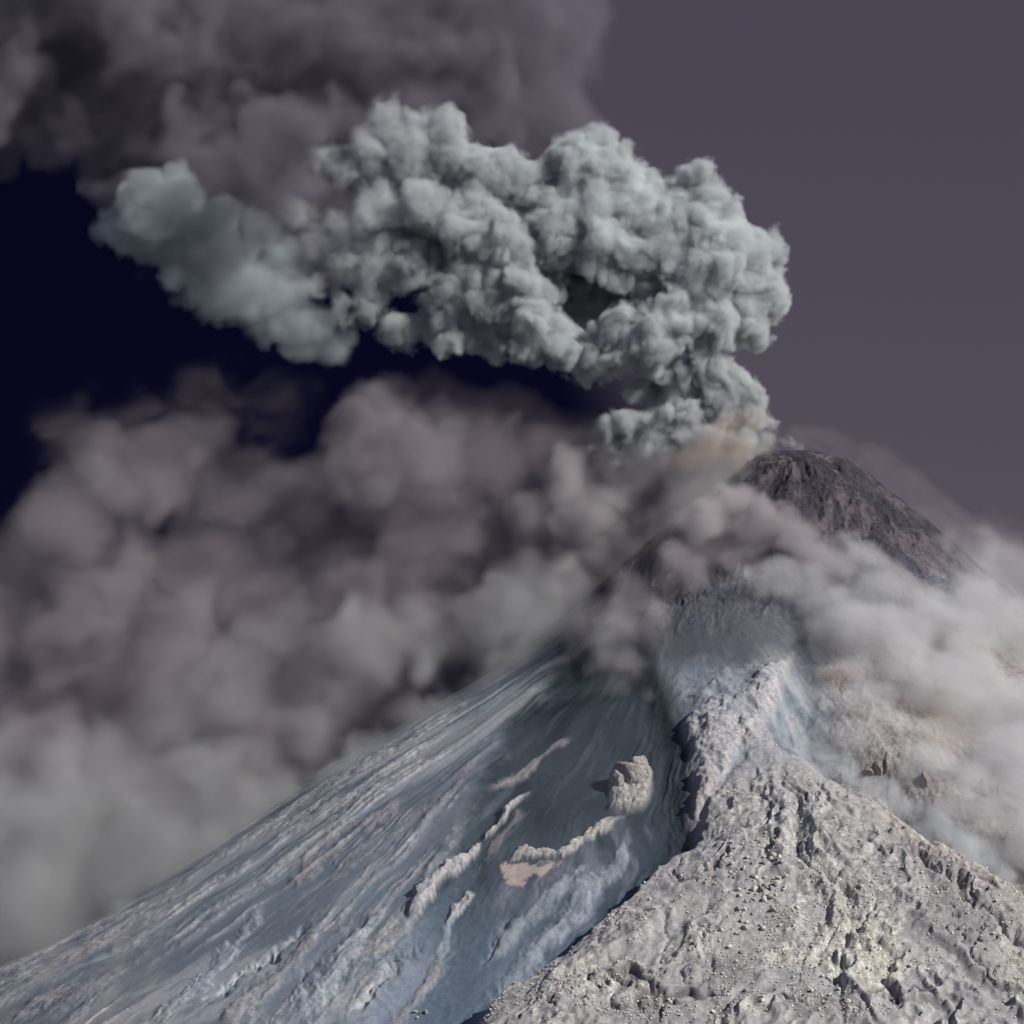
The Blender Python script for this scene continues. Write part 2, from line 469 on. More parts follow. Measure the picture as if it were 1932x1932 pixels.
def grid_mesh(name, X, Y, Z):
    nx, ny = X.shape
    co = np.stack([X, Y, Z], -1).reshape(-1, 3).astype(np.float32)
    i = np.arange(nx * ny, dtype=np.int32).reshape(nx, ny)
    f = np.stack([i[:-1, :-1], i[1:, :-1], i[1:, 1:], i[:-1, 1:]], -1).reshape(-1, 4)
    me = bpy.data.meshes.new(name)
    me.vertices.add(len(co)); me.vertices.foreach_set('co', co.ravel())
    me.loops.add(f.size); me.loops.foreach_set('vertex_index', f.ravel())
    me.polygons.add(len(f))
    me.polygons.foreach_set('loop_start', np.arange(0, f.size, 4, dtype=np.int32))
    me.polygons.foreach_set('loop_total', np.full(len(f), 4, dtype=np.int32))
    me.polygons.foreach_set('use_smooth', np.ones(len(f), dtype=bool))
    me.update(calc_edges=True)
    return me

def tag(o, label=None, cat=None, group=None, kind=None):
    if label: o['label'] = label
    if cat: o['category'] = cat
    if group: o['group'] = group
    if kind: o['kind'] = kind
    return o

def link(name, data, parent=None):
    o = bpy.data.objects.new(name, data)
    COL.objects.link(o)
    if parent is not None:
        o.parent = parent
    return o

def ground_material():
    m = bpy.data.materials.new('volcanic_ground'); m.use_nodes = True
    nt = m.node_tree; N = nt.nodes; Lk = nt.links
    b = N['Principled BSDF']; b.inputs['Roughness'].default_value = 0.95
    b.inputs['Specular IOR Level'].default_value = 0.15
    at = N.new('ShaderNodeAttribute'); at.attribute_name = 'albedo'
    tcn = N.new('ShaderNodeTexCoord')
    n1 = N.new('ShaderNodeTexNoise'); n1.inputs['Scale'].default_value = 0.16; n1.inputs['Detail'].default_value = 8; n1.inputs['Roughness'].default_value = 0.7
    n2 = N.new('ShaderNodeTexNoise'); n2.inputs['Scale'].default_value = 0.42; n2.inputs['Detail'].default_value = 5; n2.inputs['Roughness'].default_value = 0.75
    for n in (n1, n2):
        Lk.new(tcn.outputs['Object'], n.inputs['Vector'])
    ro = N.new('ShaderNodeAttribute'); ro.attribute_name = 'rough'
    def grit(src, lo, hi):
        g = N.new('ShaderNodeMapRange'); g.inputs['From Min'].default_value = 0.3; g.inputs['From Max'].default_value = 0.7
        g.inputs['To Min'].default_value = lo; g.inputs['To Max'].default_value = hi
        Lk.new(src, g.inputs['Value'])
        mm_ = N.new('ShaderNodeMapRange'); mm_.inputs['To Min'].default_value = 0.32; mm_.inputs['To Max'].default_value = 1.0
        Lk.new(ro.outputs['Fac'], mm_.inputs['Value'])
        q = N.new('ShaderNodeMix'); q.data_type = 'FLOAT'; q.inputs['A'].default_value = 1.0
        Lk.new(mm_.outputs[0], q.inputs['Factor']); Lk.new(g.outputs[0], q.inputs['B'])
        return q.outputs['Result']
    mm = N.new('ShaderNodeMath'); mm.operation = 'MULTIPLY'
    Lk.new(grit(n1.outputs['Fac'], 0.6, 1.4), mm.inputs[0]); Lk.new(grit(n2.outputs['Fac'], 0.66, 1.34), mm.inputs[1])
    mx = N.new('ShaderNodeVectorMath'); mx.operation = 'SCALE'
    Lk.new(at.outputs['Color'], mx.inputs[0]); Lk.new(mm.outputs[0], mx.inputs['Scale'])
    Lk.new(mx.outputs[0], b.inputs['Base Color'])
    st = N.new('ShaderNodeMapRange'); st.inputs['To Min'].default_value = 0.08; st.inputs['To Max'].default_value = 0.95
    Lk.new(ro.outputs['Fac'], st.inputs['Value'])
    bu = N.new('ShaderNodeBump'); bu.inputs['Distance'].default_value = 1.3
    Lk.new(st.outputs[0], bu.inputs['Strength'])
    Lk.new(n1.outputs['Fac'], bu.inputs['Height'])
    bu2 = N.new('ShaderNodeBump'); bu2.inputs['Distance'].default_value = 0.7
    Lk.new(st.outputs[0], bu2.inputs['Strength'])
    Lk.new(n2.outputs['Fac'], bu2.inputs['Height']); Lk.new(bu.outputs[0], bu2.inputs['Normal'])
    Lk.new(bu2.outputs[0], b.inputs['Normal'])
    return m

me = grid_mesh('volcano_terrain', X, Y, H)
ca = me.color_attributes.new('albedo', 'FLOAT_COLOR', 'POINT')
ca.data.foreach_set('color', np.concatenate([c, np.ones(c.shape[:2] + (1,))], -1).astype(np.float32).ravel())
ra = me.attributes.new('rough', 'FLOAT', 'POINT')
ra.data.foreach_set('value', M['rough'].astype(np.float32).ravel())
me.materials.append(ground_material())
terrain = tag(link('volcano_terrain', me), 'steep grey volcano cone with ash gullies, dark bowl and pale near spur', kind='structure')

def height(x, y):
    i = np.searchsorted(xs, x) - 1; j = np.searchsorted(ys, y) - 1
    fx = (x - xs[i]) / (xs[i + 1] - xs[i]); fy = (y - ys[j]) / (ys[j + 1] - ys[j])
    return float((H[i, j] * (1 - fx) + H[i + 1, j] * fx) * (1 - fy) + (H[i, j + 1] * (1 - fx) + H[i + 1, j + 1] * fx) * fy)

def hit(px, py):
    """the point of the finished terrain seen at a pixel"""
    for yy in np.arange(-1120, 60, 2.0):
        s = (5000 + yy) / 5000
        x = (px - 512) * s; z = (512 - py) * s
        if abs(x) < 540 and height(x, yy) >= z:
            return x, yy, height(x, yy)
    return None

# ------------------------------------------------------------------ rocks
def rock_material(name, lo, hi):
    m = bpy.data.materials.new(name); m.use_nodes = True
    nt = m.node_tree; N = nt.nodes; Lk = nt.links
    b = N['Principled BSDF']; b.inputs['Roughness'].default_value = 0.95; b.inputs['Specular IOR Level'].default_value = 0.15
    t_ = N.new('ShaderNodeTexCoord')
    n = N.new('ShaderNodeTexNoise'); n.inputs['Scale'].default_value = 0.35; n.inputs['Detail'].default_value = 7; n.inputs['Roughness'].default_value = 0.7
    Lk.new(t_.outputs['Object'], n.inputs['Vector'])
    cr = N.new('ShaderNodeValToRGB')
    cr.color_ramp.elements[0].position = 0.35; cr.color_ramp.elements[0].color = (*lo, 1)
    cr.color_ramp.elements[1].position = 0.62; cr.color_ramp.elements[1].color = (*hi, 1)
    Lk.new(n.outputs['Fac'], cr.inputs[0]); Lk.new(cr.outputs[0], b.inputs['Base Color'])
    bu = N.new('ShaderNodeBump'); bu.inputs['Strength'].default_value = 0.8; bu.inputs['Distance'].default_value = 1.2
    Lk.new(n.outputs['Fac'], bu.inputs['Height']); Lk.new(bu.outputs[0], b.inputs['Normal'])
    return m

def rock_data(seed, sub, cuts, rough, sc=(1, 1, 1)):
    """a unit rock: a ball cut by random planes, then roughened"""
    rg = np.random.default_rng(seed)
    bm = bmesh.new(); bmesh.ops.create_icosphere(bm, subdivisions=sub, radius=1.0)
    co = np.array([v.co[:] for v in bm.verts]); fc = [[v.index for v in f.verts] for f in bm.faces]
    bm.free()
    for k in range(cuts):
        n = rg.normal(size=3); n /= np.linalg.norm(n); dcut = rg.uniform(0.5, 0.8)
        over = np.maximum(co @ n - dcut, 0); co = co - over[:, None] * n * 0.92
    if rough:
        nn = ridged2(co[:, 0] * 1.6 + seed + co[:, 1] * 1.3, co[:, 2] * 1.6 + co[:, 1], 4, 0.6, seed * 1.7)
        co = co * (1 + rough * nn)[:, None]
    return co * np.array(sc), fc

def mesh_of(name, co, fc, mat, smooth_=False):
    m_ = bpy.data.meshes.new(name); m_.from_pydata([tuple(p) for p in co], [], fc)
    m_.materials.append(mat)
    if smooth_: m_.polygons.foreach_set('use_smooth', [True] * len(fc))
    m_.update()
    return m_

grey_rock = rock_material('grey_rock', (0.19, 0.18, 0.185), (0.42, 0.40, 0.385))
pale_rock = rock_material('pale_rock', (0.48, 0.47, 0.43), (0.72, 0.70, 0.64))
flank_rock = rock_material('flank_rock', (0.18, 0.16, 0.155), (0.36, 0.32, 0.30))

# the crag in the bowl: one rock of several fused blocks
def crag(name, blocks, at, mat, label, cat='rock outcrop', group=None, rough=0.16):
    """blocks: (dx, dy, dz, sx, sy, sz, seed) round the point of the ground seen at a pixel"""
    q = hit(*at)
    cs = []; fs = []; o_ = 0
    for dx, dy, dz, sx_, sy_, sz_, sdn in blocks:
        co, fc = rock_data(sdn, 4, 9, rough)
        co = co * np.array((sx_, sy_, sz_)) + np.array((dx, dy, dz))
        cs.append(co); fs += [[i_ + o_ for i_ in f] for f in fc]; o_ += len(co)
    ob = link(name, mesh_of(name, np.concatenate(cs), fs, mat))
    ob.location = q
    return tag(ob, label, cat, group)

crag('rock_outcrop', [(0, 4, 0, 19, 12, 18, 1), (8, 4, 8, 11, 9, 15, 2), (-9, 2, -4, 11, 10, 13, 3), (3, -3, -10, 15, 11, 14, 4), (12, 3, -6, 8, 9, 17, 5), (-3, -6, -16, 12, 9, 9, 6)],
     (631, 778), grey_rock, 'isolated pale grey crag standing alone in the shaded ash bowl')
crag('rock_spire', [(0, 0, 0, 4, 6, 13, 11), (-5, 1, -5, 8, 7, 9, 12), (-13, 3, -8, 10, 8, 8, 13)], (886, 768), flank_rock,
     'pointed rock fin on the right flank just above the bluish gully dust', 'rock spire')
crag('rock_spire', [(0, 0, -2, 5, 7, 12, 14), (6, 0, -7, 9, 8, 9, 15), (15, -2, -14, 11, 8, 9, 16)], (926, 782), flank_rock,
     'brown jagged rib between the pointed fin and the rock towers', 'rock spire')
crag('rock_tower', [(0, 0, 2, 6, 7, 11, 17), (9, 2, -1, 6, 6, 11, 18), (-9, 1, -7, 10, 8, 9, 19), (16, 1, 0, 4, 5, 12, 20), (4, -3, -13, 17, 9, 8, 21)], (984, 794), flank_rock,
     'cluster of brown rock towers in the dust near the right edge', 'rock tower')

# boulders: countable ones, all alike at this distance
protos = [mesh_of('boulder', *rock_data(40 + i, 2, 7, 0.08), (pale_rock, grey_rock)[i % 3 == 2]) for i in range(9)]
rb = random.Random(5)
spots = []
def cluster(where, n, cx_, cy_, sx_, sy_, r0, r1):
    for _ in range(n):
        spots.append((rb.gauss(cx_, sx_), rb.gauss(cy_, sy_), rb.uniform(r0, r1), where))
cluster('in the boulder heap at the middle of the near spur', 34, 752, 895, 16, 16, 1.3, 3.6)
cluster('just below the boulder heap on the near spur', 20, 745, 930, 14, 14, 1.0, 2.6)
cluster('just above the boulder heap on the near spur', 12, 765, 868, 14, 8, 1.2, 3.0)
cluster('along the dark crack at the lower right of the near spur', 16, 838, 985, 12, 22, 1.0, 2.8)
cluster('near the bottom edge left of the boulder heap', 14, 690, 1000, 26, 12, 1.0, 2.4)
cluster('on the lower right face of the near spur', 12, 905, 975, 30, 22, 0.9, 2.2)
cluster('at the bottom edge below the boulder heap', 12, 800, 1000, 30, 14, 1.0, 2.6)
cluster('at the upper end of the dark crack on the near spur', 8, 866, 895, 5, 10, 1.0, 2.2)
cluster('in the small crack left of the boulder heap', 8, 730, 860, 6, 14, 1.0, 2.4)
cluster('beside the long gully near the right edge', 10, 985, 930, 16, 22, 0.9, 2.0)
cluster('on the blue ash slope near the bottom edge', 6, 425, 1012, 5, 5, 1.2, 2.6)
cluster('beside the rock knob on the spur\'s left edge', 6, 655, 905, 14, 6, 1.0, 2.2)
nb = 0
for px_, py_, rr, where in spots:
    q = hit(px_, py_)
    if q is None or not (4 < px_ < 1020 and py_ < 1020): continue
    ob = link('boulder', protos[nb % len(protos)])
    ob.location = (q[0], q[1], q[2] + rr * 0.5)
    ob.scale = (rr * rb.uniform(.8, 1.25), rr * rb.uniform(.8, 1.2), rr * rb.uniform(.65, 1.0))
    ob.rotation_euler = (rb.uniform(-.5, .5), rb.uniform(-.5, .5), rb.uniform(0, 6.3))
    tag(ob, 'small angular boulder ' + where, 'boulder', 'boulders ' + where)
    nb += 1

# countless smaller stones, one mesh
cs = []; fs = []; o_ = 0
shards = [rock_data(70 + i, 1, 6, 0.0) for i in range(6)]
shards = [(c_, np.array(f_)) for c_, f_ in shards]
ns = 0
while ns < 4500:
    px_ = rb.uniform(430, 1023); py_ = 1023 - abs(rb.gauss(0, 110)) if rb.random() < .6 else rb.uniform(740, 1023)
    X_, Y_ = None, None
    q = unproj(px_, py_, LIFT_C + 4)
    if q is None: continue
    cl = float(fbm2(np.array([q[0] / 28]), np.array([q[1] / 40]), 3, .6, 77.)[0])
    u_, v_ = to_px(q[0], q[1], float(cone(np.array([q[0]]), np.array([q[1]]))[0]))
    if float(poly_sd(np.array([u_]), np.array([v_]), C_POLY)[0]) < 3 or cl < rb.uniform(-.25, .30): continue
    rr = 0.45 + 1.1 * rb.random() ** 2.5
    co_, f_ = shards[ns % 6]
    a_ = rb.uniform(0, 6.3); ca_, sa_ = math.cos(a_), math.sin(a_)
    co_ = co_ @ np.array([[ca_, -sa_, 0], [sa_, ca_, 0], [0, 0, .8]]) * rr + np.array((q[0], q[1], height(q[0], q[1]) + rr * 0.5))
    cs.append(co_); fs.append(f_ + o_); o_ += len(co_); ns += 1
sc_me = mesh_of('scree', np.concatenate(cs), np.concatenate(fs).tolist(), pale_rock)
tag(link('scree', sc_me), 'countless small pale stones strewn over the near spur', 'scree', kind='stuff')


# ------------------------------------------------------------------ smoke and dust
def ash_material(name, color, density, aniso=0.0):
    m = bpy.data.materials.new(name); m.use_nodes = True
    nt = m.node_tree; nt.nodes.clear()
    o = nt.nodes.new('ShaderNodeOutputMaterial'); pv = nt.nodes.new('ShaderNodeVolumePrincipled')
    nt.links.new(pv.outputs[0], o.inputs['Volume'])
    pv.inputs['Color'].default_value = (*color, 1); pv.inputs['Density'].default_value = density
    pv.inputs['Anisotropy'].default_value = aniso
    return m

def voxel_volume(name, d, lo, hi, mat, parent=None):
    nx, ny, nz = d.shape
    me = bpy.data.meshes.new(name + '_voxels'); me.vertices.add(d.size)
    a = me.attributes.new('d', 'FLOAT', 'POINT'); a.data.foreach_set('value', np.ascontiguousarray(d, dtype=np.float32).ravel())
    car = bpy.data.objects.new(name + '_voxels', me)
    vd = bpy.data.volumes.new(name)
    ob = link(name, vd, parent)
    ng = bpy.data.node_groups.new(name, 'GeometryNodeTree')
    ng.interface.new_socket('Geometry', in_out='INPUT', socket_type='NodeSocketGeometry')
    ng.interface.new_socket('Geometry', in_out='OUTPUT', socket_type='NodeSocketGeometry')
    N = ng.nodes; Lk = ng.links
    gi = N.new('GeometryNodeObjectInfo'); gi.inputs[0].default_value = car
    go = N.new('NodeGroupOutput')
    vc = N.new('GeometryNodeVolumeCube'); si = N.new('GeometryNodeSampleIndex'); si.data_type = 'FLOAT'; si.domain = 'POINT'
    na = N.new('GeometryNodeInputNamedAttribute'); na.data_type = 'FLOAT'; na.inputs['Name'].default_value = 'd'
    Lk.new(gi.outputs['Geometry'], si.inputs['Geometry']); Lk.new(na.outputs[0], si.inputs['Value'])
    Lk.new(si.outputs[0], vc.inputs['Density'])
    vc.inputs['Background'].default_value = 0
    vc.inputs['Min'].default_value = lo; vc.inputs['Max'].default_value = hi
    for k, n in zip('XYZ', (nx, ny, nz)):
        vc.inputs['Resolution ' + k].default_value = n
    p = N.new('GeometryNodeInputPosition'); sx = N.new('ShaderNodeSeparateXYZ'); Lk.new(p.outputs[0], sx.inputs[0])
    idx = []
    for i in range(3):
        m = N.new('ShaderNodeMapRange'); m.clamp = False
        m.inputs['From Min'].default_value = lo[i]; m.inputs['From Max'].default_value = hi[i]
        m.inputs['To Min'].default_value = 0; m.inputs['To Max'].default_value = (nx, ny, nz)[i] - 1
        Lk.new(sx.outputs[i], m.inputs['Value'])
        r = N.new('ShaderNodeMath'); r.operation = 'ROUND'; Lk.new(m.outputs[0], r.inputs[0])
        f = N.new('FunctionNodeFloatToInt'); Lk.new(r.outputs[0], f.inputs[0]); idx.append(f.outputs[0])
    def im(op, a, b):
        m = N.new('FunctionNodeIntegerMath'); m.operation = op
        Lk.new(a, m.inputs[0])
        if isinstance(b, int): m.inputs[1].default_value = b
        else: Lk.new(b, m.inputs[1])
        return m.outputs[0]
    i = im('MULTIPLY', idx[0], ny); i = im('ADD', i, idx[1]); i = im('MULTIPLY', i, nz); i = im('ADD', i, idx[2])
    Lk.new(i, si.inputs['Index'])
    sm = N.new('GeometryNodeSetMaterial'); sm.inputs['Material'].default_value = mat
    Lk.new(vc.outputs[0], sm.inputs[0]); Lk.new(sm.outputs[0], go.inputs[0])
    ob.modifiers.new('grid', 'NODES').node_group = ng
    vd.materials.append(mat)
    return ob

class Grid:
    def __init__(self, px0, py0, px1, py1, y0, y1, vox):
        self.vox = vox
        self.lo = np.array([px0 - 512.0, y0, 512.0 - py1]); self.hi = np.array([px1 - 512.0, y1, 512.0 - py0])
        self.n = np.maximum(2, np.round((self.hi - self.lo) / vox).astype(int) + 1)
        self.hi = self.lo + (self.n - 1) * vox
        self.ax = [(self.lo[i] + np.arange(self.n[i]) * vox).astype(np.float32) for i in range(3)]
    def box(self, p, R):
        a = np.maximum(0, np.ceil((np.array(p) - R - self.lo) / self.vox).astype(int))
        b = np.minimum(self.n, np.floor((np.array(p) + R - self.lo) / self.vox).astype(int) + 1)
        return a, b
    def dist(self, p, a, b, sc=(1, 1, 1)):
        dx = ((self.ax[0][a[0]:b[0]] - p[0]) / sc[0]) ** 2
        dy = ((self.ax[1][a[1]:b[1]] - p[1]) / sc[1]) ** 2
        dz = ((self.ax[2][a[2]:b[2]] - p[2]) / sc[2]) ** 2
        return np.sqrt(dx[:, None, None] + dy[None, :, None] + dz[None, None, :])
    def coords(self, mask):
        i, j, k = np.nonzero(mask)
        return self.ax[0][i], self.ax[1][j], self.ax[2][k]

def world_ball(x, y, R, d, hug=None):
    """a puff given in the photograph's measure; hug sets it on the slope seen there"""
    px, py = x * K, y * K
    yy = d * K
    if hug is not None:
        q = unproj(px, py)
        if q: yy = q[1] - R * K * hug + d * K
    s = (5000 + yy) / 5000
    return ((px - 512) * s, yy, (512 - py) * s), R * K * s

def billows(grid, balls, levels, seed, depth_squash=1.0):
    """signed distance of a heap of puffs, each carrying smaller puffs: hard creases between them"""
    rg = np.random.default_rng(seed)
    F = np.full(grid.n, 60.0, np.float32)
    cur = [(np.array(p), R) for p, R in balls]
    allb = list(cur)
    for cnt, lo, hi, off in levels:
        nxt = []
        for p, R in cur:
            n = max(3, int(cnt))
            v = rg.normal(size=(n, 3)); v /= np.linalg.norm(v, axis=1)[:, None]
            for k in range(n):
                rr = R * rg.uniform(lo, hi)
                nxt.append((p + v[k] * R * off, rr))
        allb += nxt; cur = nxt
    for p, R in allb:
        if R < 1.0: continue
        a, b = grid.box(p, R + 7)
        if (b <= a).any(): continue
        sl = F[a[0]:b[0], a[1]:b[1], a[2]:b[2]]
        np.minimum(sl, grid.dist(p, a, b) - R, out=sl)
    return F

def dilate(m):
    o = m.copy()
    for ax in range(3):
        o |= np.roll(m, 1, ax) | np.roll(m, -1, ax)
    return o

def close_faces(D):
    D[0] = 0; D[-1] = 0; D[:, 0] = 0; D[:, -1] = 0; D[:, :, 0] = 0; D[:, :, -1] = 0
    return D

def resample(D, grid, x, y, z):
    """trilinear look-up of a voxel field"""
    out = []
    q = [(x - grid.lo[0]) / grid.vox, (y - grid.lo[1]) / grid.vox, (z - grid.lo[2]) / grid.vox]
    q = [np.clip(q[i], 0, grid.n[i] - 1.001).astype(np.float32) for i in range(3)]
    i0 = [a.astype(np.int32) for a in q]; f = [q[i] - i0[i] for i in range(3)]
    ny, nz = int(grid.n[1]), int(grid.n[2]); V = D.ravel()
    base = (i0[0] * ny + i0[1]) * nz + i0[2]
    def g(o):
        a = V[base + o]; b = V[base + o + 1]
        return a + (b - a) * f[2]
    a = g(0); b = g(nz); a = a + (b - a) * f[1]
    c_ = g(ny * nz); d_ = g(ny * nz + nz); c_ = c_ + (d_ - c_) * f[1]
    return a + (c_ - a) * f[0]

# ---- the erupting column
CRISP = [(1452, 787, 22, -5), (1415, 778, 34, -5), (1392, 728, 38, 0), (1425, 748, 24, 0), (1345, 765, 42, 0), (1290, 785, 42, -5), (1235, 795, 36, -5), (1185, 805, 34, 0),
         (1330, 720, 40, 10), (1270, 735, 50, 10), (1215, 745, 34, 15), (1370, 700, 32, 0),
         (1338, 606, 52, -20), (1280, 602, 58, -30), (1320, 652, 44, -20), (1230, 640, 62, -40), (1170, 650, 56, -35), (1118, 665, 46, -30),
         (1060, 652, 48, -20), (1100, 686, 24, -20), (1000, 640, 50, -10), (940, 628, 48, 0), (880, 622, 46, 0), (830, 612, 50, 0), (770, 622, 34, 5),
         (1415, 545, 60, 40), (1405, 480, 62, 40), (1350, 450, 72, 30), (1330, 385, 50, 40), (1308, 342, 38, 40), (1272, 378, 46, 50), (1430, 592, 40, 40),
         (1330, 525, 70, 0), (1260, 470, 80, 20), (1190, 485, 62, 10),
         (1130, 300, 54, 40), (1160, 325, 56, 50), (1080, 318, 64, 50), (1190, 392, 76, 40), (1105, 400, 84, 30), (1020, 380, 74, 50), (1050, 440, 72, 10), (1130, 455, 64, 0),
         (840, 248, 46, 20), (790, 236, 40, 20), (730, 228, 40, 20), (690, 280, 48, 10), (765, 275, 50, 0), (618, 300, 36, 20), (860, 300, 50, 20), (640, 325, 34, 0), (930, 330, 66, 40),
         (720, 400, 56, 0), (800, 400, 66, -10), (880, 420, 66, -10), (650, 430, 46, -5), (568, 410, 40, 0), (600, 468, 44, 10), (950, 470, 66, -10), (900, 520, 56, -20),
         (985, 540, 56, -30), (920, 570, 48, -30), (850, 550, 46, -20), (790, 505, 50, -5), (720, 490, 54, 5), (660, 500, 50, 10), (1005, 595, 46, -30), (1045, 612, 36, -30), (700, 345, 40, 30), (800, 345, 50, 30),
         (580, 540, 36, -10), (640, 578, 34, -10), (688, 580, 32, -15), (740, 618, 34, 0), (700, 556, 44, 5), (622, 600, 30, 0)]
CRISP += [(1235, 548, 42, 5), (1025, 548, 40, 5), (1195, 590, 36, 10), (1400, 600, 60, 30), (1440, 560, 40, 30), (1225, 840, 40, -10), (1175, 850, 36, -5), (1250, 790, 44, 0), (1140, 830, 34, 5), (1400, 825, 36, -10), (1345, 825, 40, -10), (1285, 835, 40, -10), (1440, 822, 26, -10), (1468, 832, 14, -5), (1490, 836, 11, -5), (1510, 838, 8, -5), (1100, 560, 60, 110), (1160, 560, 60, 120), (1050, 540, 60, 110), (1220, 570, 60, 110), (1000, 500, 60, 90), (880, 480, 80, 80), (760, 460, 80, 80), (1250, 430, 90, 100), (1120, 380, 90, 120)]
g1 = Grid(262, 84, 805, 486, -80, 100, 1.6)
F = billows(g1, [world_ball(*b) for b in CRISP], [(10, .38, .60, .72), (5, .30, .50, .80)], 3)
F0 = np.clip(F, -30, 30)
band = (F > -30) & (F < 22)
x, y, z = g1.coords(band)
def cauli(x, y, z, sc, o, gain, off):
    s_ = 0; a_ = 1.0
    for i in range(o):
        k = 2.1 ** i / sc
        s_ = s_ + a_ * np.sqrt(np.abs(noise3(x * k + off + 13.7 * i, y * k + 5.1 * i + off, z * k + 9.9 * i)) + 0.003)
        a_ *= gain
    return s_
wx = fbm3(x / 26, y / 26, z / 26, 2, 0.5, 1.5); wz = fbm3(x / 26, y / 26, z / 26, 2, 0.5, 21.5)
Fw = resample(F, g1, x + wx * 13, y + (wx - wz) * 8, z + wz * 13)
cf = cauli(x + wx * 8, y, z + wz * 8, 19.0, 4, 0.56, 3.0)
Fw = Fw - (cf - 1.0) * 8.0
nz = fbm3(x / 7, y / 7, z / 7, 3, 0.6)
soft = 5.2 + 9.0 * smooth(-x, 0, 240) + 4.0 * smooth(z, 200, 330) + 16 * smooth(-z, -95, -45)
D = np.where(F <= -30, 1, 0).astype(np.float32)
D[band] = np.clip((-Fw + nz * soft * 0.6) / soft, 0, 1) ** 1.4
D *= 1 - 0.80 * smooth(-g1.ax[0], -40, 240)[:, None, None]
D = close_faces(D)
column = tag(link('eruption_column', None), 'dense billowing grey ash column rising from the vent and bending left, brightest at its right edge', 'ash plume', kind='stuff')
def voxel_mesh(name, F, lo, hi, mat, parent):
    """the surface where a voxel field crosses zero, as an ordinary mesh"""
    ob_ = voxel_volume(name + '_field', F, lo, hi, mat)
    ng = ob_.modifiers[0].node_group
    vtm = ng.nodes.new('GeometryNodeVolumeToMesh'); vtm.inputs['Threshold'].default_value = 0.5
    vc_ = next(n for n in ng.nodes if n.bl_idname == 'GeometryNodeVolumeCube')
    sm_ = next(n for n in ng.nodes if n.bl_idname == 'GeometryNodeSetMaterial')
    out = next(n for n in ng.nodes if n.bl_idname == 'NodeGroupOutput')
    car = bpy.data.objects.new('field', bpy.data.meshes.new('field')); COL.objects.link(car)
    ng.links.new(vc_.outputs[0], vtm.inputs[0]); ng.links.new(vtm.outputs[0], out.inputs[0])
    car.modifiers.new('m', 'NODES').node_group = ng
    dg = bpy.context.evaluated_depsgraph_get()
    m_ = bpy.data.meshes.new_from_object(car.evaluated_get(dg))
    bpy.data.objects.remove(car); bpy.data.objects.remove(ob_)
    m_.name = name; m_.materials.clear(); m_.materials.append(mat)
    m_.polygons.foreach_set('use_smooth', [True] * len(m_.polygons))
    return link(name, m_, parent)

core_mat = bpy.data.materials.new('packed_ash'); core_mat.use_nodes = True
core_mat.node_tree.nodes['Principled BSDF'].inputs['Base Color'].default_value = (0.55, 0.58, 0.58, 1)
core_mat.node_tree.nodes['Principled BSDF'].inputs['Roughness'].default_value = 1.0
core_mat.node_tree.nodes['Principled BSDF'].inputs['Specular IOR Level'].default_value = 0.0
Fc = F.copy(); Fc[band] = Fw
Fc = Fc + 12.5 + 70 * smooth(-g1.ax[0], -60, 90)[:, None, None] + 60 * smooth(-g1.ax[2], -110, -80)[None, None, :]
Fc = Fc[::2, ::2, ::2]
chi = g1.lo + (np.array(Fc.shape) - 1) * g1.vox * 2
core = voxel_mesh('dense_core', close_faces(np.clip(0.5 - Fc / 12, 0, 1)), g1.lo, chi, core_mat, column)
print('core', len(core.data.vertices), len(core.data.polygons))
voxel_volume('billowing_ash', D, g1.lo, g1.hi, ash_material('fresh_ash', (0.835, 0.885, 0.905), 0.17), column)

def puffs(grid, balls, firm=2.0):
    """soft overlapping puffs; each (centre, radius, weight)"""
    D = np.zeros(grid.n, np.float32)
    for (p, R), wgt in balls:
        a, b = grid.box(p, R * 1.25)
        if (b <= a).any(): continue
        q = np.clip(1 - grid.dist(p, a, b) / (R * 1.25), 0, 1)
        q = np.clip(q * firm, 0, 1)
        sl = D[a[0]:b[0], a[1]:b[1], a[2]:b[2]]
        np.maximum(sl, q * q * (3 - 2 * q) * wgt, out=sl)
    return D

def warped(D, grid, amt, scale, seed, o=3):
    """stir a voxel field: every voxel looks its value up a little way off"""
    m = dilate(dilate(dilate(D > 0.003)))
    x, y, z = grid.coords(m)
    k = 1.0 / scale
    wx = fbm3(x * k, y * k, z * k, o, 0.55, seed + 0.5)
    wy = fbm3(x * k, y * k, z * k, 2, 0.55, seed + 13.2)
    wz = fbm3(x * k, y * k, z * k, o, 0.55, seed + 27.9)
    O = np.zeros_like(D)
    O[m] = resample(D, grid, x + wx * amt, y + wy * amt, z + wz * amt)
    return O

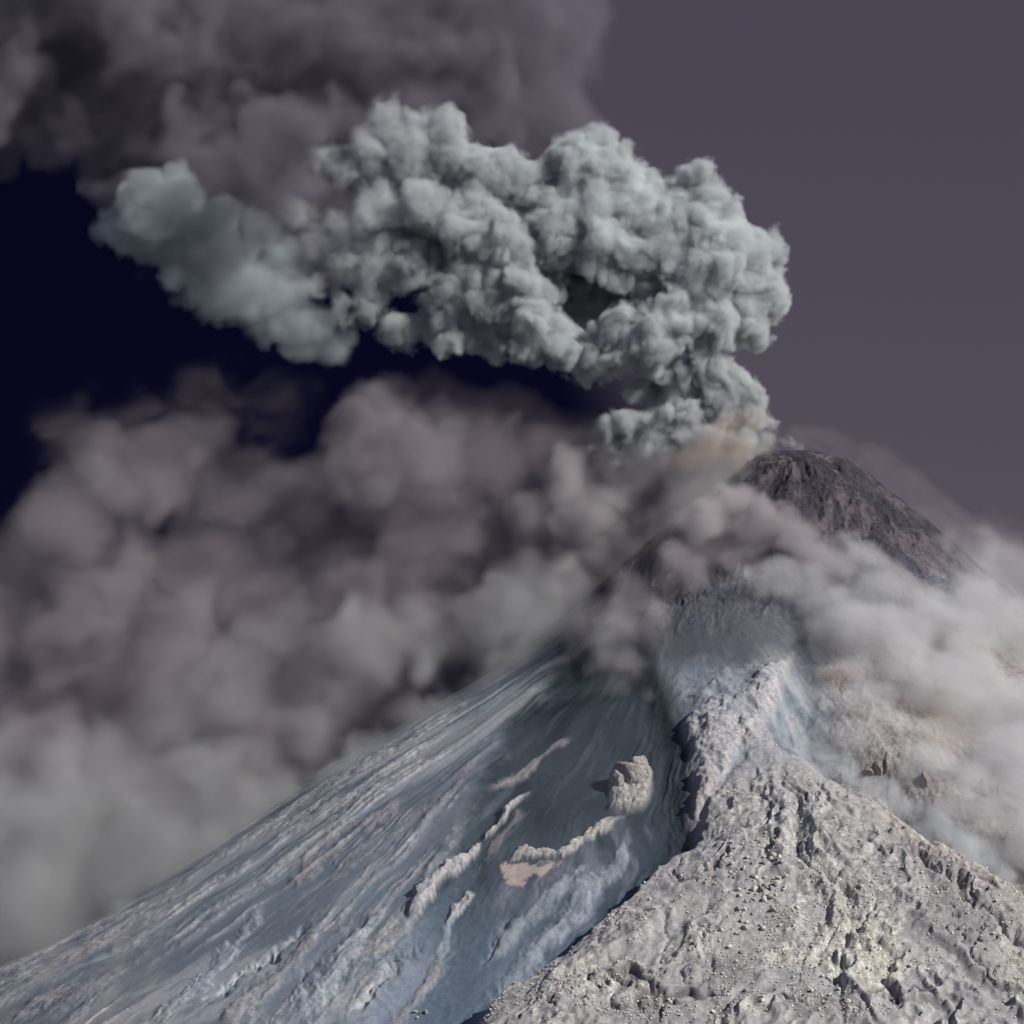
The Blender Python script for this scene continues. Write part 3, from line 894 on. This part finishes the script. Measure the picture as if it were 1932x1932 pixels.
def cloud(name, grid, balls, mat, nscale, namp, seed, dirn=None, stretch=1.0, parent=None, sub=None, o=4, gate=0.0, warp=0.0, wscale=40.0, firm=2.0):
    D = puffs(grid, balls, firm)
    if sub:
        rg = np.random.default_rng(seed)
        extra = []
        for (p, R), wgt in balls:
            for k in range(sub):
                v_ = rg.normal(size=3); v_ /= np.linalg.norm(v_)
                extra.append(((tuple(np.array(p) + v_ * R * rg.uniform(.6, .95)), R * rg.uniform(.22, .55)), wgt * rg.uniform(.7, 1.1)))
        D = np.maximum(D, puffs(grid, extra, firm))
    if warp:
        D = warped(D, grid, warp, wscale, seed)
    m = D > 0.003
    x, y, z = grid.coords(m)
    if dirn is not None:
        a = math.atan2(dirn[1], dirn[0]); ca_, sa_ = math.cos(a), math.sin(a)
        xx = (x * ca_ + z * sa_) / stretch; zz = -x * sa_ + z * ca_
        wv = fbm3(x / (nscale * 2.2), y / (nscale * 2.2), z / (nscale * 2.2), 2, 0.5, 31.) * nscale * 1.3
        n = fbm3((xx + wv * .4) / nscale, (y + wv) / nscale, (zz + wv) / nscale, o, 0.6, seed)
    else:
        n = fbm3(x / nscale, y / nscale, z / nscale, o, 0.55, seed)
        n = n * 0.8 + (0.35 - 1.2 * np.abs(fbm3(x / nscale / .8, y / nscale / .8, z / nscale / .8, o, 0.5, seed + 3.))) * 0.5
    d = D[m]
    D[m] = np.clip(d + n * namp * np.clip(d, 0, 1) ** 0.4 - gate, 0, 1)
    D[m] *= smooth(d, 0.0, 0.2)
    return voxel_volume(name, close_faces(D), grid.lo, grid.hi, mat, parent)

# ---- the older, softer left end of the plume
SOFTL = [(300, 400, 92, 0), (350, 450, 86, 5), (250, 440, 60, 0), (430, 540, 80, 5), (330, 365, 50, 15), (410, 420, 60, 20), (500, 560, 70, 10), (590, 620, 56, 15), (315, 345, 44, 10), (320, 400, 78, 0), (225, 435, 50, 0), (262, 455, 46, -10), (385, 430, 66, -5), (420, 500, 62, -5), (385, 520, 46, 0), (475, 540, 66, 0),
         (440, 570, 50, 5), (530, 590, 58, 10), (575, 640, 48, 15), (630, 650, 46, 20), (500, 610, 44, 10), (490, 455, 48, 25), (535, 500, 52, 25)]
g2 = Grid(60, 120, 410, 410, -70, 80, 2.2)
F = billows(g2, [world_ball(*b) for b in SOFTL], [(14, .34, .52, .74), (8, .28, .46, .80)], 5)
band = (F > -30) & (F < 25)
x, y, z = g2.coords(band)
nz = fbm3(x / 13, y / 13, z / 13, 4, 0.55, 5.)
wx = fbm3(x / 30, y / 30, z / 30, 2, 0.5, 1.5); wz = fbm3(x / 30, y / 30, z / 30, 2, 0.5, 21.5)
Fw = resample(F, g2, x + wx * 14, y, z + wz * 14) - (cauli(x + wx * 8, y, z + wz * 8, 26.0, 3, 0.5, 8.0) - 0.9) * 9
D = np.clip(-F / 14, 0, 1)
soft = 9 + 8 * smooth(x, -300, -200)
D[band] = np.clip((-Fw + nz * 6) / soft, 0, 1)
lobe = tag(link('drifting_ash_lobe', None), 'soft rounded ash lobe at the left end of the bright plume over near black sky', 'ash plume', kind='stuff')
voxel_volume('soft_ash', close_faces(D), g2.lo, g2.hi, ash_material('aged_ash', (0.70, 0.775, 0.81), 0.046), lobe)

# ---- high dark veil behind
VEIL = [(350, 300, 130, .9), (250, 200, 120, 1), (450, 300, 130, .9), (540, 400, 110, .8), (400, 350, 110, .7), (300, 260, 100, .8), (480, 430, 90, .6), (540, 340, 110, .8), (640, 420, 90, .5), (220, 250, 80, .7), (560, 500, 80, .5), (700, 250, 120, .8), (20, 150, 140, 1), (130, 180, 110, 1), (230, 120, 150, 1), (380, 110, 160, 1), (430, 240, 110, 1), (540, 80, 150, .9), (600, 210, 140, .9), (700, 80, 150, .8), (760, 180, 120, .8),
        (850, 90, 140, .7), (940, 180, 110, .7), (1020, 100, 110, .45), (1060, 200, 80, .5), (1000, 10, 120, .5), (880, -20, 120, .6), (500, 330, 110, .8), (560, 430, 90, .6), (200, 20, 160, .9), (60, 10, 140, .8), (-60, 120, 140, .9),
        (260, 260, 60, .5), (460, 400, 80, .6), (-80, 230, 90, .7), (60, 250, 60, .6)]
g3 = Grid(-110.9, -81.3, 641, 301, -113.7, 251, 4.57)
veil = tag(link('high_ash_veil', None), 'dim brownish ash cloud spread across the top left of the sky behind the plume', 'ash cloud', kind='stuff')
VFRONT = [(310, 250, 60, .5), (420, 320, 60, .5), (480, 380, 70, .55), (560, 350, 60, .5), (520, 440, 60, .4), (420, 460, 60, .35), (600, 240, 60, .5), (500, 260, 80, .6), (600, 640, 60, .35), (520, 600, 60, .3)]  # thin dark puffs added in front to dim and blend the plume's left end
cloud('thin_ash', g3, [(world_ball(a, b, R, 290), wt) for a, b, R, wt in VEIL] + [(world_ball(a, b, R, -120), wt) for a, b, R, wt in VFRONT], ash_material('veil_ash', (0.37, 0.35, 0.42), 0.034), 34, 1.2, 11, sub=9, parent=veil, gate=.05, warp=56, wscale=60)

# ---- the low cloud that pours over the left shoulder
LOW = [(730, 770, 66, 1), (820, 770, 76, 1), (680, 850, 66, 1), (780, 860, 80, 1), (900, 800, 70, 1), (1000, 960, 80, 1), (1100, 970, 80, 1), (1180, 1010, 70, 1), (1050, 1050, 80, 1), (950, 1060, 90, 1), (870, 1110, 80, 1), (1130, 1090, 60, .9), (1230, 1000, 70, .9), (780, 1140, 90, 1), (1350, 1020, 60, .8), (1290, 1090, 50, .6), (960, 1160, 70, 1), (890, 1180, 70, 1), (1350, 1110, 40, .4), (100, 1450, 170, 1), (300, 1420, 150, 1), (450, 1400, 130, 1), (200, 1600, 150, 1), (360, 1560, 120, 1), (600, 1330, 120, 1), (-50, 1600, 150, 1), (40, 1720, 120, .8), (700, 1150, 120, 1), (560, 1220, 120, 1), (1050, 1160, 70, 1), (1120, 1190, 50, .9), (1170, 1150, 70, 1), (1230, 1190, 44, .9), (1080, 1240, 34, .7), (1150, 1275, 30, .8), (1205, 1290, 26, .8), (1235, 1310, 18, .7), (980, 1130, 70, .9), (920, 1190, 60, .9), (860, 1220, 60, .8), (1250, 1090, 70, .7), (1320, 1050, 60, .6), (1330, 890, 60, 1), (1385, 925, 46, .9), (1425, 965, 40, .8), (1480, 1005, 40, .8), (1400, 880, 26, .5), (1300, 970, 70, .9), (1390, 990, 60, 1), (1470, 1030, 40, .8), (1530, 1050, 36, .8), (1250, 900, 70, 1), (1200, 960, 80, .8), (560, 960, 130, .28), (1020, 1000, 110, .45), (880, 1010, 100, .5), (480, 900, 100, .2), (760, 1180, 120, .7), (900, 1180, 90, .6), (700, 1250, 120, .7), (1120, 1000, 100, .45), (520, 760, 90, .10), (400, 740, 100, .13), (250, 790, 90, .13), (130, 840, 90, .14), (735, 755, 50, 1), (700, 800, 45, 1), (640, 825, 46, 1), (625, 875, 42, 1), (800, 770, 60, 1), (870, 765, 60, 1), (940, 790, 56, 1), (720, 870, 80, 1), (820, 880, 90, 1),
       (930, 880, 80, 1), (1030, 850, 70, 1), (1110, 850, 60, 1), (1190, 845, 56, 1), (1270, 850, 56, 1), (1350, 850, 50, 1), (1390, 835, 30, .5),
       (680, 940, 70, 1), (790, 980, 90, 1), (900, 960, 70, .9), (1180, 900, 70, .9), (1290, 920, 70, .9), (1360, 940, 50, .7), (1440, 1010, 34, .4),
       (200, 920, 90, .9), (300, 900, 90, .9), (380, 860, 80, .5), (420, 960, 80, .8), (100, 1000, 100, .8), (230, 1050, 120, .9), (380, 1080, 110, .9), (150, 1180, 140, 1), (340, 1200, 140, 1),
       (520, 1130, 110, .9), (640, 1080, 100, .9), (760, 1090, 100, .8), (900, 1110, 90, .6), (1000, 1110, 80, .6), (1100, 1130, 70, .6), (1200, 1120, 70, .5), (1250, 1180, 50, .45), (1000, 1190, 60, .6), (1140, 1220, 45, .5), (1190, 1270, 36, .5), (1240, 1290, 25, .4),
       (450, 1300, 130, 1), (620, 1240, 110, .9), (250, 1350, 140, 1), (80, 1330, 130, 1), (60, 1500, 150, 1), (250, 1520, 130, 1), (420, 1460, 120, 1), (560, 1380, 110, 1), (700, 1290, 90, .9), (30, 1660, 110, .9), (800, 1200, 80, .8),
       (-40, 1100, 120, .8), (-60, 1250, 140, .9), (-80, 1450, 160, 1), (480, 780, 60, .08), (350, 760, 70, .10), (300, 810, 60, .15), (520, 840, 60, .15)]
balls = []
BEHIND = [(250, 1680, 90), (350, 1630, 80), (450, 1580, 80), (540, 1520, 80), (620, 1460, 80), (700, 1400, 80), (780, 1350, 80), (860, 1300, 80), (940, 1250, 80), (1010, 1190, 80), (1080, 1130, 80), (1150, 1060, 80), (850, 1130, 100), (950, 1060, 90), (750, 1220, 100)]
for a, b, R in BEHIND:
    balls.append((world_ball(a, b - 20, R * 1.15, 130), 1))
for a, b, R, wt in LOW:
    q = unproj(a * K, b * K)
    if q is not None and a > 820 and b < 1350:
        balls.append((world_ball(a, b, R, 0, hug=0.9), wt))
    else:
        balls.append((world_ball(a, b, R, 60), wt))
    if q is None and a < 820:
        balls[-1] = (world_ball(a, b, R, 30), wt)
g4 = Grid(-151.3, 301.7, 860, 990, -381.1, 191, 4.27)
low = tag(link('low_ash_cloud', None), 'broad purplish grey ash cloud pouring from the crater over the left shoulder down to the left flank', 'ash cloud', kind='stuff')
cloud('rolling_ash', g4, balls, ash_material('rolling_ash', (0.575, 0.53, 0.565), 0.020), 30, 1.0, 21, dirn=(0.9, 0.3), stretch=2.8, o=5, sub=8, parent=low, gate=.04, warp=62, wscale=74, firm=1.5)
PALE = [(1000, 1150, 90, 1), (1080, 1170, 80, 1), (1150, 1220, 55, 1), (1200, 1270, 36, 1), (1230, 1305, 20, .8), (1230, 1180, 44, .7), (910, 1190, 80, .9), (810, 1210, 80, .8), (700, 1230, 90, .7), (550, 1230, 100, .4), (450, 1300, 120, .45), (340, 1350, 120, .35), (600, 1330, 90, .5),
        (240, 1500, 140, .9), (390, 1540, 110, .9), (120, 1640, 140, 1), (90, 1530, 150, .9), (500, 1470, 80, .7), (10, 1720, 120, 1), (300, 1630, 90, .8), (-60, 1650, 150, 1), (150, 1740, 60, .7),
        (1280, 860, 70, .6), (1350, 880, 60, .7), (1210, 870, 80, .5), (1370, 940, 50, .7), (1450, 1010, 40, .5), (1330, 960, 70, .5), (760, 780, 60, .35), (700, 870, 70, .3), (830, 830, 80, .3), (200, 900, 90, .3)]
edge_fog = []
for i in range(15):
    t = i / 14.0
    edge_fog.append((world_ball(300 + t * 740, 1715 - t * 490, 74 - 14 * t, -190), .75 - .2 * t))
pb = [(world_ball(a, b, R, 0, hug=0.7) if unproj(a * K, b * K) and a > 700 else world_ball(a, b, R, -110 if a < 500 else -60), wt) for a, b, R, wt in PALE]
g8 = Grid(-146.2, 368.4, 832, 1001, -334.9, 142, 4.61)
pa = tag(link('pale_ash_bank', None), 'pale greenish grey dust lit in front of the low cloud, curling over the bowl and sinking to the lower left', 'dust cloud', kind='stuff')
pb += edge_fog
pb += [(world_ball(a, b, R, -140), .9) for a, b, R in [(100, 1540, 170), (280, 1590, 140), (60, 1700, 180), (420, 1500, 110), (-60, 1540, 160), (350, 1650, 90)]]
cloud('lit_dust', g8, pb, ash_material('lit_dust', (0.775, 0.785, 0.80), 0.0165), 36, 0.6, 71, dirn=(0.85, 0.5), stretch=2.4, parent=pa, firm=1.5, gate=.08, o=5, sub=5, warp=44, wscale=52)
# brown ash at the foot of the column
VB = [(1370, 815, 34, 1), (1420, 795, 24, .7), (1335, 845, 34, 1), (1395, 845, 30, 1), (1300, 860, 26, .6), (1440, 840, 22, .6)]
g9 = Grid(660, 400, 790, 480, -110, 10, 2.6)
vb = tag(link('vent_ash', None), 'small orange brown ash patch at the foot of the bright column', 'ash plume', kind='stuff')
cloud('brown_ash', g9, [(world_ball(a, b, R, -75), wt) for a, b, R, wt in VB], ash_material('brown_ash', (0.84, 0.68, 0.59), 0.022), 14, 1.0, 81, parent=vb, sub=4, warp=14, wscale=20)
# thin blue air over the left flank
FB = [(a, b, R) for a, b, R in [(300, 1800, 120), (450, 1750, 120), (600, 1700, 120), (750, 1650, 120), (900, 1600, 120), (600, 1850, 120), (750, 1800, 120), (900, 1750, 110), (1050, 1650, 110), (1100, 1500, 110), (1000, 1450, 110), (1150, 1400, 90), (850, 1500, 110), (700, 1560, 110), (500, 1650, 110), (1200, 1600, 90), (1000, 1850, 100), (400, 1900, 120)]]
g10 = Grid(60, 640, 720, 1060, -900, 0, 7)
fh = tag(link('flank_haze', None), 'thin bluish haze hanging over the ash chutes of the left flank and bowl', 'haze', kind='stuff')
cloud('blue_haze', g10, [(world_ball(a, b, R, 0, hug=0.5), 1) for a, b, R in FB], ash_material('blue_haze', (0.72, 0.82, 0.93), 0.0007), 50, 0.6, 91, parent=fh, warp=40, wscale=80)

# ---- dust sweeping down the right flank
DUST = [(1700, 1380, 50, .6), (1650, 1330, 50, .6), (1600, 1270, 40, .6), (1760, 1460, 50, .6), (1820, 1530, 46, .7), (1870, 1570, 40, .9), (1640, 1400, 36, .35), (1430, 1080, 26, .5), (1480, 1095, 36, .8), (1530, 1110, 44, .9), (1580, 1150, 50, .9), (1560, 1200, 36, .8), (1610, 1210, 56, .9), (1680, 1220, 60, .9), (1640, 1150, 50, .7), (1740, 1180, 60, .8), (1800, 1200, 60, .8), (1870, 1180, 70, .7),
        (1940, 1220, 80, .8), (1720, 1290, 56, .8), (1780, 1310, 60, .9), (1850, 1290, 60, .8), (1850, 1370, 60, .9), (1920, 1360, 70, .9), (1900, 1440, 60, .8), (1960, 1480, 70, .8), (1780, 1400, 50, .6), (1730, 1400, 36, .4), (1840, 1470, 50, .6),
        (1740, 1470, 40, .35), (1900, 1540, 50, .7), (1830, 1560, 34, .6), (1960, 1600, 60, .9), (1780, 1550, 30, .5), (1890, 1600, 36, .8),
        (1570, 1040, 34, .5), (1620, 1080, 40, .6), (1500, 1020, 30, .5), (1680, 1120, 40, .5), (1830, 1090, 50, .4), (1900, 1110, 60, .5), (1780, 1050, 36, .25), (1720, 980, 30, .18), (1650, 930, 26, .15), (1580, 880, 24, .15)]
db = [(world_ball(a, b, R * 1.3, 0, hug=0.3), wt * 0.8) for a, b, R, wt in DUST]
RIM = [(1500, 838, 16, .3), (1560, 842, 16, .3), (1610, 866, 18, .3), (1660, 900, 22, .3), (1720, 945, 24, .3), (1780, 995, 26, .3), (1850, 1050, 34, .35), (1920, 1090, 44, .4), (1860, 1010, 24, .15), (1990, 1150, 60, .4)]
g5 = Grid(690.7, 421.3, 1101, 881, -563.3, 61, 3.43)
dust = tag(link('slope_dust', None), 'pale translucent dust streaming down the right flank below the dark summit', 'dust cloud', kind='stuff')
cloud('blown_dust', g5, db, ash_material('pale_dust', (0.945, 0.955, 0.97), 0.044), 17, 1.0, 41, dirn=(0.85, -0.53), stretch=4.0, o=5, parent=dust, gate=.07, sub=3, warp=24, wscale=60)

# ---- bluish dust lying in the gully behind the near spur
GD_ = [(1430, 1352, 12), (1480, 1378, 13), (1530, 1405, 14), (1580, 1435, 16), (1630, 1470, 18), (1680, 1505, 20), (1730, 1540, 22), (1790, 1580, 24), (1850, 1620, 26), (1910, 1660, 28)]
GD = []
for i in range(len(GD_) - 1):
    for t in (0, .2, .4, .6, .8):
        GD.append(tuple(GD_[i][k] * (1 - t) + GD_[i + 1][k] * t for k in range(3)))
g6 = Grid(745, 690, 1040, 910, -620, -330, 3.0)
gd = tag(link('gully_dust', None), 'thin bluish white dust lying in the gully behind the near spur crest', 'dust cloud', kind='stuff')
cloud('settling_dust', g6, [(world_ball(a, b - 2, R * 1.2, 0, hug=0.4), .8) for a, b, R in GD], ash_material('gully_dust', (0.87, 0.92, 0.95), 0.06), 14, 0.8, 51, dirn=(0.8, -0.6), stretch=3.0, parent=gd, warp=16, wscale=26, gate=.2)

# ---- a thin plume of ash blown off the summit and down its right edge
rim = []
for i in range(len(RIM) - 1):
    for t in (0, .25, .5, .75):
        a, b, R, wt = [RIM[i][k] * (1 - t) + RIM[i + 1][k] * t for k in range(4)]
        rim.append((world_ball(a + 6, b - 6, R * 1.9, 25), wt * 1.1))
g7 = Grid(740, 405, 1090, 700, -60, 90, 3.2)
rd = tag(link('summit_haze', None), 'faint brownish ash haze blowing off the summit along the right skyline', 'dust cloud', kind='stuff')
cloud('blown_ash', g7, rim, ash_material('summit_ash', (0.72, 0.66, 0.68), 0.016), 14, 0.8, 61, dirn=(0.8, -0.6), stretch=4.0, parent=rd, warp=10, wscale=24)

# ---- pale smoke sweeping from the crater across the upper left shoulder
RS = [(1230, 870, 56, .9), (1310, 875, 56, 1), (1370, 890, 44, 1), (1290, 940, 66, 1), (1200, 930, 66, .9), (1390, 950, 46, 1), (1340, 1000, 56, .9), (1440, 990, 40, 1), (1500, 1020, 40, 1), (1560, 1065, 40, .9), (1240, 1010, 66, .8),
      (1140, 960, 76, .8), (1150, 1070, 60, .7), (1070, 900, 60, .7), (1290, 1085, 46, .55), (1400, 1060, 40, .6), (1080, 1090, 60, .8), (1010, 980, 60, .5), (1180, 1150, 44, .6)]
g11 = Grid(500.7, 420.9, 860, 660, -330.3, 30, 3.37)
rs = tag(link('shoulder_smoke', None), 'grey beige smoke sweeping from the crater across the left shoulder of the dark summit', 'ash cloud', kind='stuff')
cloud('swept_ash', g11, [(world_ball(a, b, R, 0, hug=0.8), wt) for a, b, R, wt in RS], ash_material('swept_ash', (0.80, 0.77, 0.79), 0.042), 17, 0.9, 101, dirn=(0.88, -0.42), stretch=3.0, o=5, parent=rs, gate=.03, sub=4, warp=34, wscale=50, firm=1.6)
